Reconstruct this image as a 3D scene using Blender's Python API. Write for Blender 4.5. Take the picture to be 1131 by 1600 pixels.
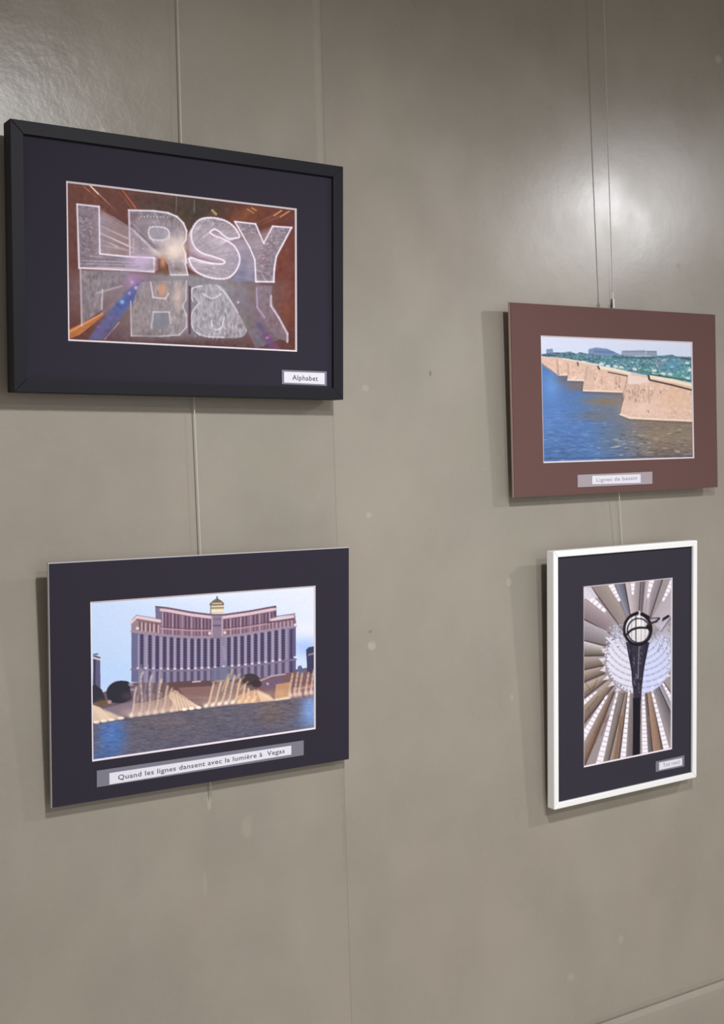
import bpy, bmesh, math, random
import numpy as np
from mathutils import Matrix, Vector

# ------------------------------------------------------------------ clean start
for o in list(bpy.data.objects): bpy.data.objects.remove(o, do_unlink=True)
scene = bpy.context.scene
col = scene.collection

# ------------------------------------------------------------------ camera
# the hung wall is the plane y = 0, the viewer stands on the -y side, a little to the left
YAW, PITCH, ROLL, DIST, EYE = 0.569796, -0.013616, -0.030141, 1.807697, 1.5
f_ = Vector((math.sin(YAW)*math.cos(PITCH), math.cos(YAW)*math.cos(PITCH), math.sin(PITCH)))
r0 = Vector((math.cos(YAW), -math.sin(YAW), 0)); u0 = r0.cross(f_)
r_ = math.cos(ROLL)*r0+math.sin(ROLL)*u0; u_ = -math.sin(ROLL)*r0+math.cos(ROLL)*u0
cam_d = bpy.data.cameras.new('camera'); cam = bpy.data.objects.new('camera', cam_d); col.objects.link(cam)
M = Matrix((r_, u_, -f_)).transposed().to_4x4(); M.translation = Vector((0, -DIST, EYE)); cam.matrix_world = M
cam_d.sensor_fit = 'VERTICAL'; cam_d.sensor_height = 36; cam_d.lens = 1900*36/1600; cam_d.clip_start = .05
scene.camera = cam

# ------------------------------------------------------------------ light
world = bpy.data.worlds.new('room_light'); scene.world = world; world.use_nodes = True
bg = world.node_tree.nodes['Background']; bg.inputs[0].default_value = (1., .985, .955, 1); bg.inputs[1].default_value = .64
def spot(name, loc, aim, power, size, blend, radius, colr=(1, 1, 1)):
    l = bpy.data.lights.new(name, 'SPOT'); o = bpy.data.objects.new(name, l); col.objects.link(o)
    o.location = loc; o.rotation_euler = (Vector(aim)-Vector(loc)).to_track_quat('-Z', 'Y').to_euler()
    l.energy = power; l.spot_size = math.radians(size); l.spot_blend = blend; l.shadow_soft_size = radius; l.color = colr
    return o
# ceiling spots of the gallery track, 1.5 m in front of the wall
WARM = (.98, .98, 1.02)
spot('track_spot', (3.262, -1.5, 2.53), (1.70, 0, .62), 74, 93, 1., .08, WARM)
spot('track_spot', (.92, -1.5, 2.50), (1.10, 0, .50), 96, 108, 1., .06, WARM)
spot('track_spot', (5.20, -1.6, 2.60), (2.3, 0, .60), 34, 58, 1., .07, WARM)
# unseen fill spot farther back, added to brighten the lower half of the wall
spot('lower_wall_fill', (1.25, -3.2, 2.85), (1.35, -.35, 0), 222, 66, 1., .15, WARM)
vs = scene.view_settings
vs.view_transform = 'Standard'; vs.look = 'None'; vs.gamma = 1.; vs.use_curve_mapping = False; vs.exposure = 0.
scene.display_settings.display_device = 'sRGB'

# ------------------------------------------------------------------ helpers
def srgb(r, g, b): return tuple((c/255/12.92 if c/255 <= .04045 else ((c/255+.055)/1.055)**2.4) for c in (r, g, b))+(1,)
def mat(name, colr, rough=.6, spec=.4, grain=0., gscale=300, bump=0.):
    m = bpy.data.materials.new(name); m.use_nodes = True; nt = m.node_tree; b = nt.nodes['Principled BSDF']
    b.inputs['Base Color'].default_value = colr; b.inputs['Roughness'].default_value = rough; b.inputs['Specular IOR Level'].default_value = spec
    if grain or bump:
        tc = nt.nodes.new('ShaderNodeTexCoord'); n = nt.nodes.new('ShaderNodeTexNoise'); n.inputs['Scale'].default_value = gscale; n.inputs['Detail'].default_value = 3
        nt.links.new(tc.outputs['Object'], n.inputs['Vector'])
        if grain:
            mx = nt.nodes.new('ShaderNodeMix'); mx.data_type = 'RGBA'
            mx.inputs[6].default_value = tuple(c*(1-grain) for c in colr[:3])+(1,); mx.inputs[7].default_value = tuple(c*(1+grain) for c in colr[:3])+(1,)
            nt.links.new(n.outputs['Fac'], mx.inputs[0]); nt.links.new(mx.outputs[2], b.inputs['Base Color'])
        if bump:
            bp = nt.nodes.new('ShaderNodeBump'); bp.inputs['Strength'].default_value = bump; bp.inputs['Distance'].default_value = .0005
            nt.links.new(n.outputs['Fac'], bp.inputs['Height']); nt.links.new(bp.outputs[0], b.inputs['Normal'])
    return m
def mesh_obj(name, verts, faces, m, parent=None, smooth=False):
    me = bpy.data.meshes.new(name); me.from_pydata(verts, [], faces); me.validate(); me.update()
    if m: me.materials.append(m)
    if smooth:
        for p in me.polygons: p.use_smooth = True
    o = bpy.data.objects.new(name, me); col.objects.link(o)
    if parent: o.parent = parent
    return o
def bm_obj(name, bm, m, parent=None):
    bmesh.ops.recalc_face_normals(bm, faces=bm.faces)
    me = bpy.data.meshes.new(name); bm.to_mesh(me); bm.free()
    if m: me.materials.append(m)
    o = bpy.data.objects.new(name, me); col.objects.link(o)
    if parent: o.parent = parent
    return o
def prism(pts, y0, y1, bev=0., segs=2):
    """closed prism over the xz outline pts between depths y0 (front) and y1 (back)"""
    bm = bmesh.new(); n = len(pts)
    a = [bm.verts.new((x, y0, z)) for x, z in pts]; b = [bm.verts.new((x, y1, z)) for x, z in pts]
    bm.faces.new(a); bm.faces.new(b[::-1])
    for i in range(n): bm.faces.new((a[i], b[i], b[(i+1) % n], a[(i+1) % n]))
    if bev: bmesh.ops.bevel(bm, geom=[e for e in bm.edges], offset=bev, segments=segs, affect='EDGES', profile=.5)
    return bm
def tube(bm, pts, r, n=8):
    rings = []
    P = [Vector(p) for p in pts]
    for i, p in enumerate(P):
        d = (P[min(i+1, len(P)-1)]-P[max(i-1, 0)]).normalized()
        a = d.orthogonal().normalized() if i == 0 else (rings_a - d*rings_a.dot(d)).normalized()
        rings_a = a; b = d.cross(a); rr = r[i] if isinstance(r, (list, tuple)) else r
        rings.append([bm.verts.new(p+(a*math.cos(t)+b*math.sin(t))*rr) for t in [2*math.pi*k/n for k in range(n)]])
    for A, B in zip(rings[:-1], rings[1:]):
        for k in range(n): bm.faces.new((A[k], A[(k+1) % n], B[(k+1) % n], B[k]))
    bm.faces.new(rings[0][::-1]); bm.faces.new(rings[-1])
    return bm
def tag(o, label=None, cat=None, group=None, kind=None):
    if label: o['label'] = label
    if cat: o['category'] = cat
    if group: o['group'] = group
    if kind: o['kind'] = kind
    return o

# ------------------------------------------------------------------ the concrete wall
def concrete(name, base, rough, relief, seed):
    m = bpy.data.materials.new(name); m.use_nodes = True; nt = m.node_tree; N = nt.nodes; L = nt.links; b = N['Principled BSDF']
    geo = N.new('ShaderNodeNewGeometry'); pos = geo.outputs['Position']
    def noise(scale, detail, rgh=.55, off=0., vec=None, dist=0.):
        mp = N.new('ShaderNodeMapping'); mp.inputs['Location'].default_value = (off+seed, off*.7, off*1.3+seed)
        if vec: mp.inputs['Scale'].default_value = vec
        L.new(pos, mp.inputs['Vector']); n = N.new('ShaderNodeTexNoise'); n.inputs['Scale'].default_value = scale; n.inputs['Detail'].default_value = detail; n.inputs['Roughness'].default_value = rgh; n.inputs['Distortion'].default_value = dist
        L.new(mp.outputs[0], n.inputs['Vector']); return n.outputs['Fac']
    def mathn(op, a, c=None, clamp=False):
        n = N.new('ShaderNodeMath'); n.operation = op; n.use_clamp = clamp
        for i, v in enumerate((a, c)):
            if v is None: continue
            if isinstance(v, (int, float)): n.inputs[i].default_value = v
            else: L.new(v, n.inputs[i])
        return n.outputs[0]
    def ramp(v, lo, hi, a=0., c=1.):
        n = N.new('ShaderNodeMapRange'); n.interpolation_type = 'SMOOTHSTEP'; n.inputs['From Min'].default_value = lo; n.inputs['From Max'].default_value = hi; n.inputs['To Min'].default_value = a; n.inputs['To Max'].default_value = c
        L.new(v, n.inputs['Value']); return n.outputs[0]
    def mixc(fac, A, B):
        n = N.new('ShaderNodeMix'); n.data_type = 'RGBA'
        if isinstance(fac, (int, float)): n.inputs[0].default_value = fac
        else: L.new(fac, n.inputs[0])
        for i, v in ((6, A), (7, B)):
            if isinstance(v, tuple): n.inputs[i].default_value = v
            else: L.new(v, n.inputs[i])
        return n.outputs[2]
    big = noise(1.6, 3, .5, 0., (1, 1, .7), .2); mid = noise(6, 4, .5, 3.1, (1, 1, .8), 0.); fine = noise(60, 4, .6, 7.7); tint = noise(4.5, 3, .5, 11.)
    c1 = tuple(v*.90 for v in base[:3])+(1,); c2 = tuple(v*1.10 for v in base[:3])+(1,)
    colr = mixc(ramp(big, .2, .8), c1, c2)
    colr = mixc(mathn('MULTIPLY', ramp(mid, .38, .80), .30), colr, tuple(v*1.28 for v in base[:3])+(1,))
    colr = mixc(mathn('MULTIPLY', ramp(mid, .62, .20), .24), colr, tuple(v*.74 for v in base[:3])+(1,))
    colr = mixc(mathn('MULTIPLY', ramp(tint, .40, .78), .34), colr, (base[0]*1.02, base[1]*.965, base[2]*.95, 1))
    colr = mixc(mathn('MULTIPLY', ramp(tint, .60, .22), .34), colr, (base[0]*.95, base[1]*1.01, base[2]*.95, 1))
    colr = mixc(mathn('MULTIPLY', ramp(fine, .5, .75), .10), colr, tuple(v*1.2 for v in base[:3])+(1,))
    # lime blooms and pits that the casting left: (x, z, half width, half height, lighter/darker, strength)
    sep = N.new('ShaderNodeSeparateXYZ'); L.new(pos, sep.inputs[0])
    for x, z, rx, rz, k, al in MARKS:
        dx = mathn('DIVIDE', mathn('SUBTRACT', sep.outputs[0], x), rx); dz = mathn('DIVIDE', mathn('SUBTRACT', sep.outputs[2], z), rz)
        d = mathn('ADD', mathn('MULTIPLY', dx, dx), mathn('MULTIPLY', dz, dz))
        d = mathn('ADD', d, mathn('MULTIPLY', mathn('SUBTRACT', fine, .5), 2.2))
        colr = mixc(mathn('MULTIPLY', ramp(d, 1., .2), al), colr, tuple(min(v*k, .9) for v in base[:3])+(1,))
    L.new(colr, b.inputs['Base Color'])
    L.new(mathn('ADD', ramp(mid, .3, .7, rough-.03, rough+.04), 0.), b.inputs['Roughness'])
    b.inputs['Specular IOR Level'].default_value = .42
    h = mathn('ADD', mathn('MULTIPLY', noise(26, 4, .5, 5.), .9), mathn('MULTIPLY', noise(130, 3, .5, 9.), .22))
    bp = N.new('ShaderNodeBump'); bp.inputs['Strength'].default_value = 1.; bp.inputs['Distance'].default_value = relief
    L.new(h, bp.inputs['Height']); L.new(bp.outputs[0], b.inputs['Normal'])
    return m
MARKS = [(1.094, 2.20, .008, .32, 1.25, .45), (1.100, .93, .004, .10, .8, .4), (1.316, 1.720, .003, .007, .45, .8), (1.170, 1.234, .011, .010, 1.45, .6), (1.168, 1.258, .004, .003, .55, .6), (1.487, 1.325, .008, .009, 1.35, .6), (.913, .955, .013, .024, 1.35, .28), (.833, .872, .006, .028, 1.3, .28),
         (1.580, .911, .006, .010, 1.35, .6), (1.487, 1.104, .006, .009, 1.3, .6), (1.173, 1.465, .007, .007, 1.35, .7), (1.172, 1.690, .009, .007, 1.3, .6), (1.974, 1.967, .008, .007, .6, .5), (1.800, 2.045, .005, .004, .7, .5), (2.115, 2.428, .012, .012, 1.5, .6),
         (1.754, .579, .010, .012, 1.3, .5), (1.616, .533, .012, .010, 1.3, .5), (.845, 1.008, .004, .016, 1.4, .5), (.70, 2.08, .010, .005, 1.5, .6), (.66, 2.18, .006, .012, 1.35, .5)]
JOINT, LEDGE = 1.1045, .4195
mat_left = concrete('concrete_trowelled', srgb(151, 143, 131), .30, .0010, 0.)
mat_right = concrete('concrete_smooth', srgb(152, 144, 132), .285, .0002, 20.)
wall = mesh_obj('wall_back', [(x, y, z) for x in (-1.92, 4.12) for y in (.0068, .2) for z in (0, 2.9)], [(0, 1, 3, 2), (4, 6, 7, 5), (0, 4, 5, 1), (2, 3, 7, 6), (0, 2, 6, 4), (1, 5, 7, 3)], mat_right)
tag(wall, 'greenish grey concrete wall with a faint panel joint behind the hung photographs', 'wall', kind='structure')
def panel(x0, x1, prof, m):
    # prof: the panel's section as (y, z) from bottom to top along the face
    n = len(prof); c = .0006
    v = []
    for x, dy in ((x0, c), (x0+c, 0), (x1-c, 0), (x1, c)):
        v += [(x, y+dy, z) for y, z in prof]
    v += [(x, .03, z) for x in (x0, x1) for z in (prof[0][1], prof[-1][1])]
    f = []
    for k in range(3):
        for i in range(n-1): f.append((k*n+i, (k+1)*n+i, (k+1)*n+i+1, k*n+i+1))
    B = 4*n
    f += [tuple([B]+list(range(0, n))+[B+1]), tuple([B+3]+list(range(4*n-1, 3*n-1, -1))+[B+2]), (B, B+2, 3*n, 2*n, n, 0), (B+1, n-1, 2*n-1, 3*n-1, 4*n-1, B+3), (B, B+1, B+3, B+2)]
    return mesh_obj('concrete_panel', v, f, m, wall)
g = .0
xs = [-1.9, -.4, JOINT, 2.61, 4.1]
for i in range(4):
    m = mat_left if xs[i+1] <= JOINT else mat_right
    d = 0. if i != 2 else .0003
    panel(xs[i]+g, xs[i+1]-g, [(.0050, LEDGE+.0004), (d+.0016, LEDGE+.006), (d, LEDGE+.016), (d, 2.9)], m)
    panel(xs[i]+g, xs[i+1]-g, [(-.0026, 0), (-.0026, LEDGE-.024), (-.0012, LEDGE-.011), (.0050, LEDGE-.0004)], m)
floor = mesh_obj('floor', [(-4, 0, 0), (6, 0, 0), (6, -5, 0), (-4, -5, 0), (-4, 0, -.1), (6, 0, -.1), (6, -5, -.1), (-4, -5, -.1)], [(0, 3, 2, 1), (4, 5, 6, 7), (0, 1, 5, 4), (1, 2, 6, 5), (2, 3, 7, 6), (3, 0, 4, 7)], mat('floor_screed', srgb(212, 206, 196), .5, .4, .08, 30))
tag(floor, 'pale grey floor in front of the concrete wall', 'floor', kind='structure')
ceil = mesh_obj('ceiling', [(-4, 0.2, 2.9), (6, .2, 2.9), (6, -5, 2.9), (-4, -5, 2.9), (-4, .2, 3.), (6, .2, 3.), (6, -5, 3.), (-4, -5, 3.)], [(0, 1, 2, 3), (4, 7, 6, 5), (0, 4, 5, 1), (1, 5, 6, 2), (2, 6, 7, 3), (3, 7, 4, 0)], mat('ceiling_paint', srgb(120, 116, 108), .8, .2, .04, 20))
tag(ceil, 'grey painted ceiling above the concrete wall', 'ceiling', kind='structure')

# ---------------------------------------------------------------- flat prints
# Each print is painted by code on a small canvas (sketch units of about 1 mm) and
# carried by the print's own mesh as a colour attribute.
SS = 2
class Canvas:
    def __init__(s, x0, y0, x1, y1, col=(128, 128, 128)):
        s.x0, s.y0 = x0, y0
        s.w, s.h = int((x1-x0)*SS), int((y1-y0)*SS)
        s.a = np.ones((s.h, s.w, 3), np.float32)*np.array(col, np.float32)
        yy, xx = np.mgrid[0:s.h, 0:s.w].astype(np.float32)
        s.X = x0+(xx+.5)/SS; s.Y = y0+(yy+.5)/SS
        s.clip = None
    def mix(s, m, col, sl=None):
        sl = sl or (slice(0, s.h), slice(0, s.w))
        if s.clip is not None: m = m*s.clip[sl]
        m = np.clip(m, 0, 1)[..., None]
        s.a[sl] = s.a[sl]*(1-m)+np.asarray(col, np.float32)*m
    def box(s, xa, ya, xb, yb):
        i0 = max(0, int((ya-s.y0)*SS)-1); i1 = min(s.h, int((yb-s.y0)*SS)+2)
        j0 = max(0, int((xa-s.x0)*SS)-1); j1 = min(s.w, int((xb-s.x0)*SS)+2)
        return (slice(i0, max(i0, i1)), slice(j0, max(j0, j1)))
    def pmask(s, pts, sl=None):
        sl = sl or s.box(min(p[0] for p in pts), min(p[1] for p in pts), max(p[0] for p in pts), max(p[1] for p in pts))
        X, Y = s.X[sl], s.Y[sl]; acc = np.zeros(X.shape, np.float32)
        for ox, oy in ((-.17, -.17), (.17, -.17), (-.17, .17), (.17, .17)):
            ins = np.zeros(X.shape, bool)
            n = len(pts)
            for i in range(n):
                (xa, ya), (xb, yb) = pts[i], pts[(i+1) % n]
                if ya == yb: continue
                c = ((ya > Y+oy) != (yb > Y+oy)) & (X+ox < (xb-xa)*(Y+oy-ya)/(yb-ya)+xa)
                ins ^= c
            acc += ins
        return acc/4, sl
    def poly(s, pts, col, al=1.):
        m, sl = s.pmask(pts)
        if m.size: s.mix(m*al, col, sl)
    def line(s, pts, w, col, al=1., soft=.5):
        for (xa, ya), (xb, yb) in zip(pts[:-1], pts[1:]):
            e = w/2+soft+.5
            sl = s.box(min(xa, xb)-e, min(ya, yb)-e, max(xa, xb)+e, max(ya, yb)+e)
            X, Y = s.X[sl], s.Y[sl]
            if not X.size: continue
            dx, dy = xb-xa, yb-ya; L = dx*dx+dy*dy+1e-9
            t = np.clip(((X-xa)*dx+(Y-ya)*dy)/L, 0, 1)
            d = np.hypot(X-xa-t*dx, Y-ya-t*dy)
            s.mix(np.clip((w/2+soft-d)/(2*soft), 0, 1)*al, col, sl)
    def blob(s, x, y, rx, ry, col, al=1., p=2.):
        d = ((s.X-x)/rx)**2+((s.Y-y)/ry)**2
        s.mix(al*np.exp(-d**(p/2)*1.5), col)
    def disc(s, x, y, rx, ry, col, al=1.):
        d = np.sqrt(((s.X-x)/rx)**2+((s.Y-y)/ry)**2)
        s.mix(al*np.clip((1-d)*min(rx, ry)*1.2+.5, 0, 1), col)
    def burst(s, cx, cy, far, n, al, clip=None):
        """light trails running towards (cx, cy), as a zoomed exposure leaves them"""
        acc = np.zeros_like(s.a); wt = 0
        for k in range(n):
            f = 1+far*(k+1)/n; w = 1-k/n*.8
            x = np.clip((cx+(s.X-cx)*f-s.x0)*SS, 0, s.w-1).astype(int); y = np.clip((cy+(s.Y-cy)*f-s.y0)*SS, 0, s.h-1).astype(int)
            acc += s.a[y, x]*w; wt += w
        t = np.maximum(s.a, acc/wt*1.12); m = np.full((s.h, s.w, 1), al, np.float32) if clip is None else (clip*al)[..., None]
        s.a = s.a*(1-m)+t*m
    def noise(s, amp, seed, sx=1., sy=1.):
        r = np.random.RandomState(seed)
        h, w = int(s.h/SS/sy)+3, int(s.w/SS/sx)+3
        g = r.randn(h, w)
        fy, fx = (s.Y-s.y0)/sy, (s.X-s.x0)/sx
        iy, ix = fy.astype(int), fx.astype(int); ty, tx = fy-iy, fx-ix
        v = g[iy, ix]*(1-ty)*(1-tx)+g[iy+1, ix]*ty*(1-tx)+g[iy, ix+1]*(1-ty)*tx+g[iy+1, ix+1]*ty*tx
        return (v*amp).astype(np.float32)
def smooth(pts, n=6, closed=True):
    P = [np.array(p, float) for p in pts]; N = len(P); out = []
    for i in range(N if closed else N-1):
        g = (lambda k: P[k % N]) if closed else (lambda k: P[min(max(k, 0), N-1)])
        a, b, c, d = g(i-1), g(i), g(i+1), g(i+2)
        for k in range(n):
            t = k/n
            out.append(tuple(.5*((2*b)+(c-a)*t+(2*a-5*b+4*c-d)*t*t+(3*b-a-3*c+d)*t**3)))
    if not closed: out.append(tuple(P[-1]))
    return out

def art_letters():
    c = Canvas(98, 276, 472, 558)
    X, Y = c.X, c.Y
    c.a[:] = (92, 52, 45)
    # hall behind the letters
    c.blob(300, 320, 85, 42, (54, 48, 40), .95)
    c.blob(230, 318, 34, 26, (66, 56, 50), .7)
    c.blob(285, 335, 16, 16, (88, 64, 38), .6)
    c.blob(130, 300, 30, 16, (112, 66, 40), .5)
    c.blob(165, 345, 40, 30, (96, 52, 48), .6)
    c.blob(395, 330, 32, 14, (124, 72, 36), .8)
    c.blob(445, 335, 18, 40, (96, 52, 42), .7)
    c.blob(448, 400, 18, 40, (118, 64, 44), .8)
    c.blob(112, 370, 8, 50, (92, 66, 56), .7)
    c.blob(450, 470, 20, 55, (120, 68, 54), .8)
    c.blob(112, 470, 10, 50, (98, 62, 62), .8)
    # reflecting floor
    m = np.clip((Y-(417+(X-110)*.045))/8, 0, 1)
    c.mix(m*np.clip(1-np.abs(X-290)/165, 0, 1)*1.5*.8, (128, 122, 130))
    c.mix(m*np.exp(-((X-165)/60)**2-((Y-450)/40)**2)*.7, (140, 130, 138))
    c.mix(m*np.exp(-((X-340)/70)**2-((Y-455)/26)**2)*.8, (138, 136, 140))
    c.mix(m*np.exp(-((X-290)/130)**2-((Y-542)/16)**2)*.95, (76, 48, 46))
    c.blob(250, 545, 20, 10, (84, 56, 66), .7)
    # streaks of ceiling lamps
    for (p, q, w, col) in (((141, 290), (154, 303), 2.4, (232, 206, 180)), ((131, 291), (141, 300), 1.6, (180, 112, 84)),
        ((191, 297), (212, 324), 1.8, (186, 100, 66)), ((186, 300), (204, 322), 1.6, (142, 74, 50)), ((275, 306), (275, 328), 1.3, (120, 112, 108)),
        ((303, 312), (303, 332), 1.3, (126, 118, 108)), ((386, 326), (396, 332), 2, (190, 126, 82)), ((428, 336), (440, 328), 2.2, (214, 150, 104)),
        ((438, 338), (452, 329), 2.2, (206, 136, 90)), ((393, 324), (400, 328), 1.6, (200, 150, 110)), ((331, 328), (337, 334), 4, (170, 152, 112))):
        c.line([p, q], w, col, .9)
    # beams of the zoomed letters
    c.poly([(156, 328), (178, 338), (200, 352), (204, 398), (156, 397)], (140, 124, 126), .85)
    for a, b, al in (((157, 352), (199, 371), .6), ((157, 364), (200, 384), .9), ((158, 374), (200, 391), .4), ((157, 382), (190, 388), .5), ((170, 378), (183, 386), .8)):
        c.line([a, b], 2, (205, 188, 194), al, .8)
    c.line([(157, 371), (200, 390)], 2.4, (112, 96, 100), .6, .9)
    c.poly([(371, 372), (388, 376), (397, 400), (402, 440), (360, 440), (374, 420)], (124, 124, 146), .85)
    c.blob(372, 385, 16, 10, (150, 128, 142), .7)
    c.blob(385, 425, 18, 14, (108, 112, 142), .6)
    c.line([(298, 360), (297, 402)], 5, (158, 134, 146), .7, 2.5)
    c.line([(293, 372), (294, 402)], 2.5, (84, 56, 62), .8, 1)
    c.poly([(330, 362), (345, 364), (374, 372), (384, 392), (350, 378)], (152, 134, 148), .8); c.poly([(300, 378), (296, 403), (345, 412), (345, 402), (312, 392)], (150, 130, 146), .75)
    L = [(121, 319), (155, 322.5), (156, 396), (200, 400), (240, 402), (240, 424), (190, 421), (124, 418)]
    R = [(201, 328), (240, 329), (262, 332), (276, 338), (286, 348), (291, 360), (290, 374), (284, 383), (288, 392), (291, 410), (294, 430),
         (264, 429), (262, 414), (256, 404), (242, 402), (240, 423), (203, 421)]
    S = smooth([(374, 368.5), (365, 353.5), (350, 343.5), (329, 339.5), (311, 343), (300, 357), (299, 374), (306, 388), (318, 396), (332, 400), (346, 405), (351, 409), (345, 412), (330, 410.5), (312, 406.5),
         (296.5, 402), (298, 413), (309, 425.5), (331, 434), (355, 434), (369, 422), (374.5, 404), (369, 388), (360, 379), (348, 372.5), (336, 368), (328, 362.5), (334, 357.5), (342, 361), (350, 368), (358, 372.5), (366, 371.5)], 4)
    Yl = [(366.6, 345.4), (399, 349), (412, 379), (426, 352.6), (456, 354.6), (432, 400), (429, 420), (428, 440), (400, 439.6), (398, 405), (390, 386)]
    rnd = np.random.RandomState(5)
    n1 = c.noise(13, 1, 3.2, 2.2)+c.noise(10, 2, 1.3, 1.4)
    for P, base in ((L, (132, 126, 138)), (R, (140, 133, 142)), (S, (164, 158, 168)), (Yl, (140, 135, 147))):
        m, sl = c.pmask(P)
        c.mix(m*.84, np.clip(np.array(base)+n1[sl][..., None], 0, 255), sl)
        full = np.zeros((c.h, c.w), np.float32); full[sl] = m; c.clip = full
        xs = [p[0] for p in P]; ys = [p[1] for p in P]
        for k in range(int((max(xs)-min(xs))*(max(ys)-min(ys))/38)):
            x, y = rnd.uniform(min(xs), max(xs)), rnd.uniform(min(ys), max(ys))
            a = math.atan2(y-400, x-268)+rnd.normal(0, .5) if rnd.rand() < .65 else rnd.uniform(0, 3.14)
            l = rnd.uniform(2, 7); v = rnd.choice([206, 214, 100, 190, 96])
            c.line([(x, y), (x+l*math.cos(a), y+l*math.sin(a))], 1.2, (v, v-7, v+3), rnd.uniform(.25, .6), .7)
        c.clip = None
    for P, w in ((L, 2.1), (R[:10], 2.1), (S+[S[0]], 2.1), (Yl+[Yl[0]], 2.)):
        c.line(P+([P[0]] if P is L else []), w+1.6, (196, 180, 196), .35, 1.2)
        c.line(P+([P[0]] if P is L else []), w, (226, 214, 226), .92, .7)
    c.line([R[0], (203, 398)], 3, (206, 192, 206), .9, .8); c.line([(208, 372), (208, 394)], 2, (214, 200, 212), .7)
    for x in range(220, 256, 5): c.disc(x, 338, 1.4, 1.4, (206, 194, 202), .7)
    for a, b in (((212, 357), (247, 390)), ((206, 352), (240, 388)), ((233, 378), (244, 389))):
        c.line([a, b], 1.6, (96, 88, 98), .7); c.line([(a[0]-3, a[1]+3), (b[0]-4, b[1]+2)], 1.6, (206, 194, 206), .6)
    H = smooth([(234, 355), (257, 355.5), (264, 364), (257, 374), (235, 372)], 4)
    c.poly(H, (134, 130, 140)); c.line(H+[H[0]], 2.2, (218, 206, 216), .9, .8)
    c.line([(290, 395), (289, 412), (293, 429), (266, 429)], 2.2, (230, 218, 224), .9, .7)
    for y in (404, 409, 415): c.line([(126, y), (205, y+3)], 1.2, (110, 103, 112), .55); c.line([(126, y+2.5), (212, y+5)], 1.1, (206, 196, 206), .5)
    c.burst(266, 410, .34, 14, .75, np.clip((446-Y)/30, 0, 1))
    for P, w in ((L, 1.5), (R[:10], 1.6), (S+[S[0]], 1.7), (Yl+[Yl[0]], 1.6)): c.line(P+([P[0]] if P is L else []), w, (234, 224, 234), .75, .6)
    # glow of the vanishing point
    c.blob(219, 407, 24, 14, (196, 170, 204), .85)
    c.blob(272, 390, 20, 20, (228, 210, 196), .98, 3); c.blob(268, 378, 22, 14, (206, 190, 186), .6)
    c.blob(246, 394, 14, 8, (214, 198, 192), .75)
    c.blob(283, 378, 8, 20, (220, 204, 196), .6)
    c.blob(254, 408, 6, 12, (196, 142, 110), .9)
    c.blob(257, 424, 6, 6, (108, 84, 56), .9)
    c.blob(278, 420, 9, 5, (126, 112, 104), .8); c.blob(240, 418, 8, 6, (150, 132, 138), .5)
    # purple and blue road streaks
    c.blob(207, 437, 20, 15, (164, 132, 172), .8); c.blob(222, 443, 12, 9, (140, 104, 150), .7)
    c.poly([(226, 436), (206, 446), (188, 462), (170, 486), (138, 529), (164, 530), (196, 486), (214, 462)], (88, 96, 146), .65)
    c.line([(212, 458), (192, 474), (182, 486)], 13, (74, 90, 150), .65, 5)
    c.line([(176, 494), (150, 526)], 9, (100, 96, 150), .6, 4)
    c.line([(190, 462), (160, 488)], 6, (136, 120, 136), .6, 3)
    c.blob(190.5, 471, 4, 4, (132, 186, 226), 1); c.blob(202, 457.5, 3, 3.4, (170, 150, 222), 1); c.blob(212, 449, 3.4, 3.4, (218, 160, 216), 1); c.blob(154, 510, 4, 3, (140, 100, 170), .9); c.blob(206, 440, 3, 3, (208, 170, 220), .8)
    c.poly([(108, 521), (108, 514), (130, 503), (160, 488.5), (162, 491), (145, 506), (125, 522), (110, 528)], (180, 112, 62), .9)
    c.line([(110, 517), (132, 505), (160, 489)], 2.2, (222, 150, 104), .9, 1.)
    c.line([(164, 529), (186, 503)], 1.6, (190, 160, 160), .8)
    c.blob(178, 522, 20, 12, (86, 66, 84), .5)
    # mirrored letters
    rl = smooth([(207, 440), (212, 520), (208, 526), (250, 526), (282, 522), (292, 510), (291, 492), (285, 478), (290, 470), (292, 440)], 4)
    n2 = c.noise(10, 7, 2.4, 6)+c.noise(6, 8, 1.4, 3)
    m, sl = c.pmask([(218, 440), (207, 474), (204, 524), (250, 526), (282, 523), (292, 510), (291, 488), (286, 478), (291, 468), (290, 436)])
    c.mix(m*.85, np.clip(np.array((146, 136, 138))+n2[sl][..., None], 0, 255), sl)
    m, sl = c.pmask(smooth([(300, 448), (299, 462), (310, 474), (300, 490), (299, 510), (312, 524), (340, 528), (378, 527), (386, 512), (372, 488), (356, 460), (340, 444)], 3))
    c.mix(m*.85, np.clip(np.array((160, 156, 162))+n2[sl][..., None]*1.5, 0, 255), sl)
    m, sl = c.pmask([(126, 421), (205, 424), (180, 446), (160, 452), (160, 482), (128, 506)])
    c.mix(m*.8, np.clip(np.array((136, 128, 134))+n2[sl][..., None], 0, 255), sl)
    m, sl = c.pmask([(400, 446), (426, 446), (424, 470), (436, 492), (452, 520), (452, 536), (430, 526), (402, 485)])
    c.mix(m*.6, np.clip(np.array((136, 126, 142))+n2[sl][..., None]*.8, 0, 255), sl)
    c.line([(126, 420), (128, 508)], 2.4, (206, 190, 198), .8, 1)
    c.line([(160, 452), (159, 482)], 2.6, (204, 192, 196), .8, 1); c.line([(152, 457), (190, 446)], 2.6, (192, 182, 188), .6, 1.2)
    c.line([(204, 470), (205, 524), (250, 525), (280, 523), (291, 511), (291, 492), (285, 477), (290, 468), (291, 438)], 2, (208, 194, 200), .75, .8)
    c.blob(253, 452, 8, 13, (194, 146, 120), .95, 3); c.blob(277, 462, 9, 26, (200, 178, 168), .8)
    c.line([(235, 440), (239, 464), (258, 466), (263, 458)], 2.2, (218, 202, 208), .8, .9)
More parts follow.
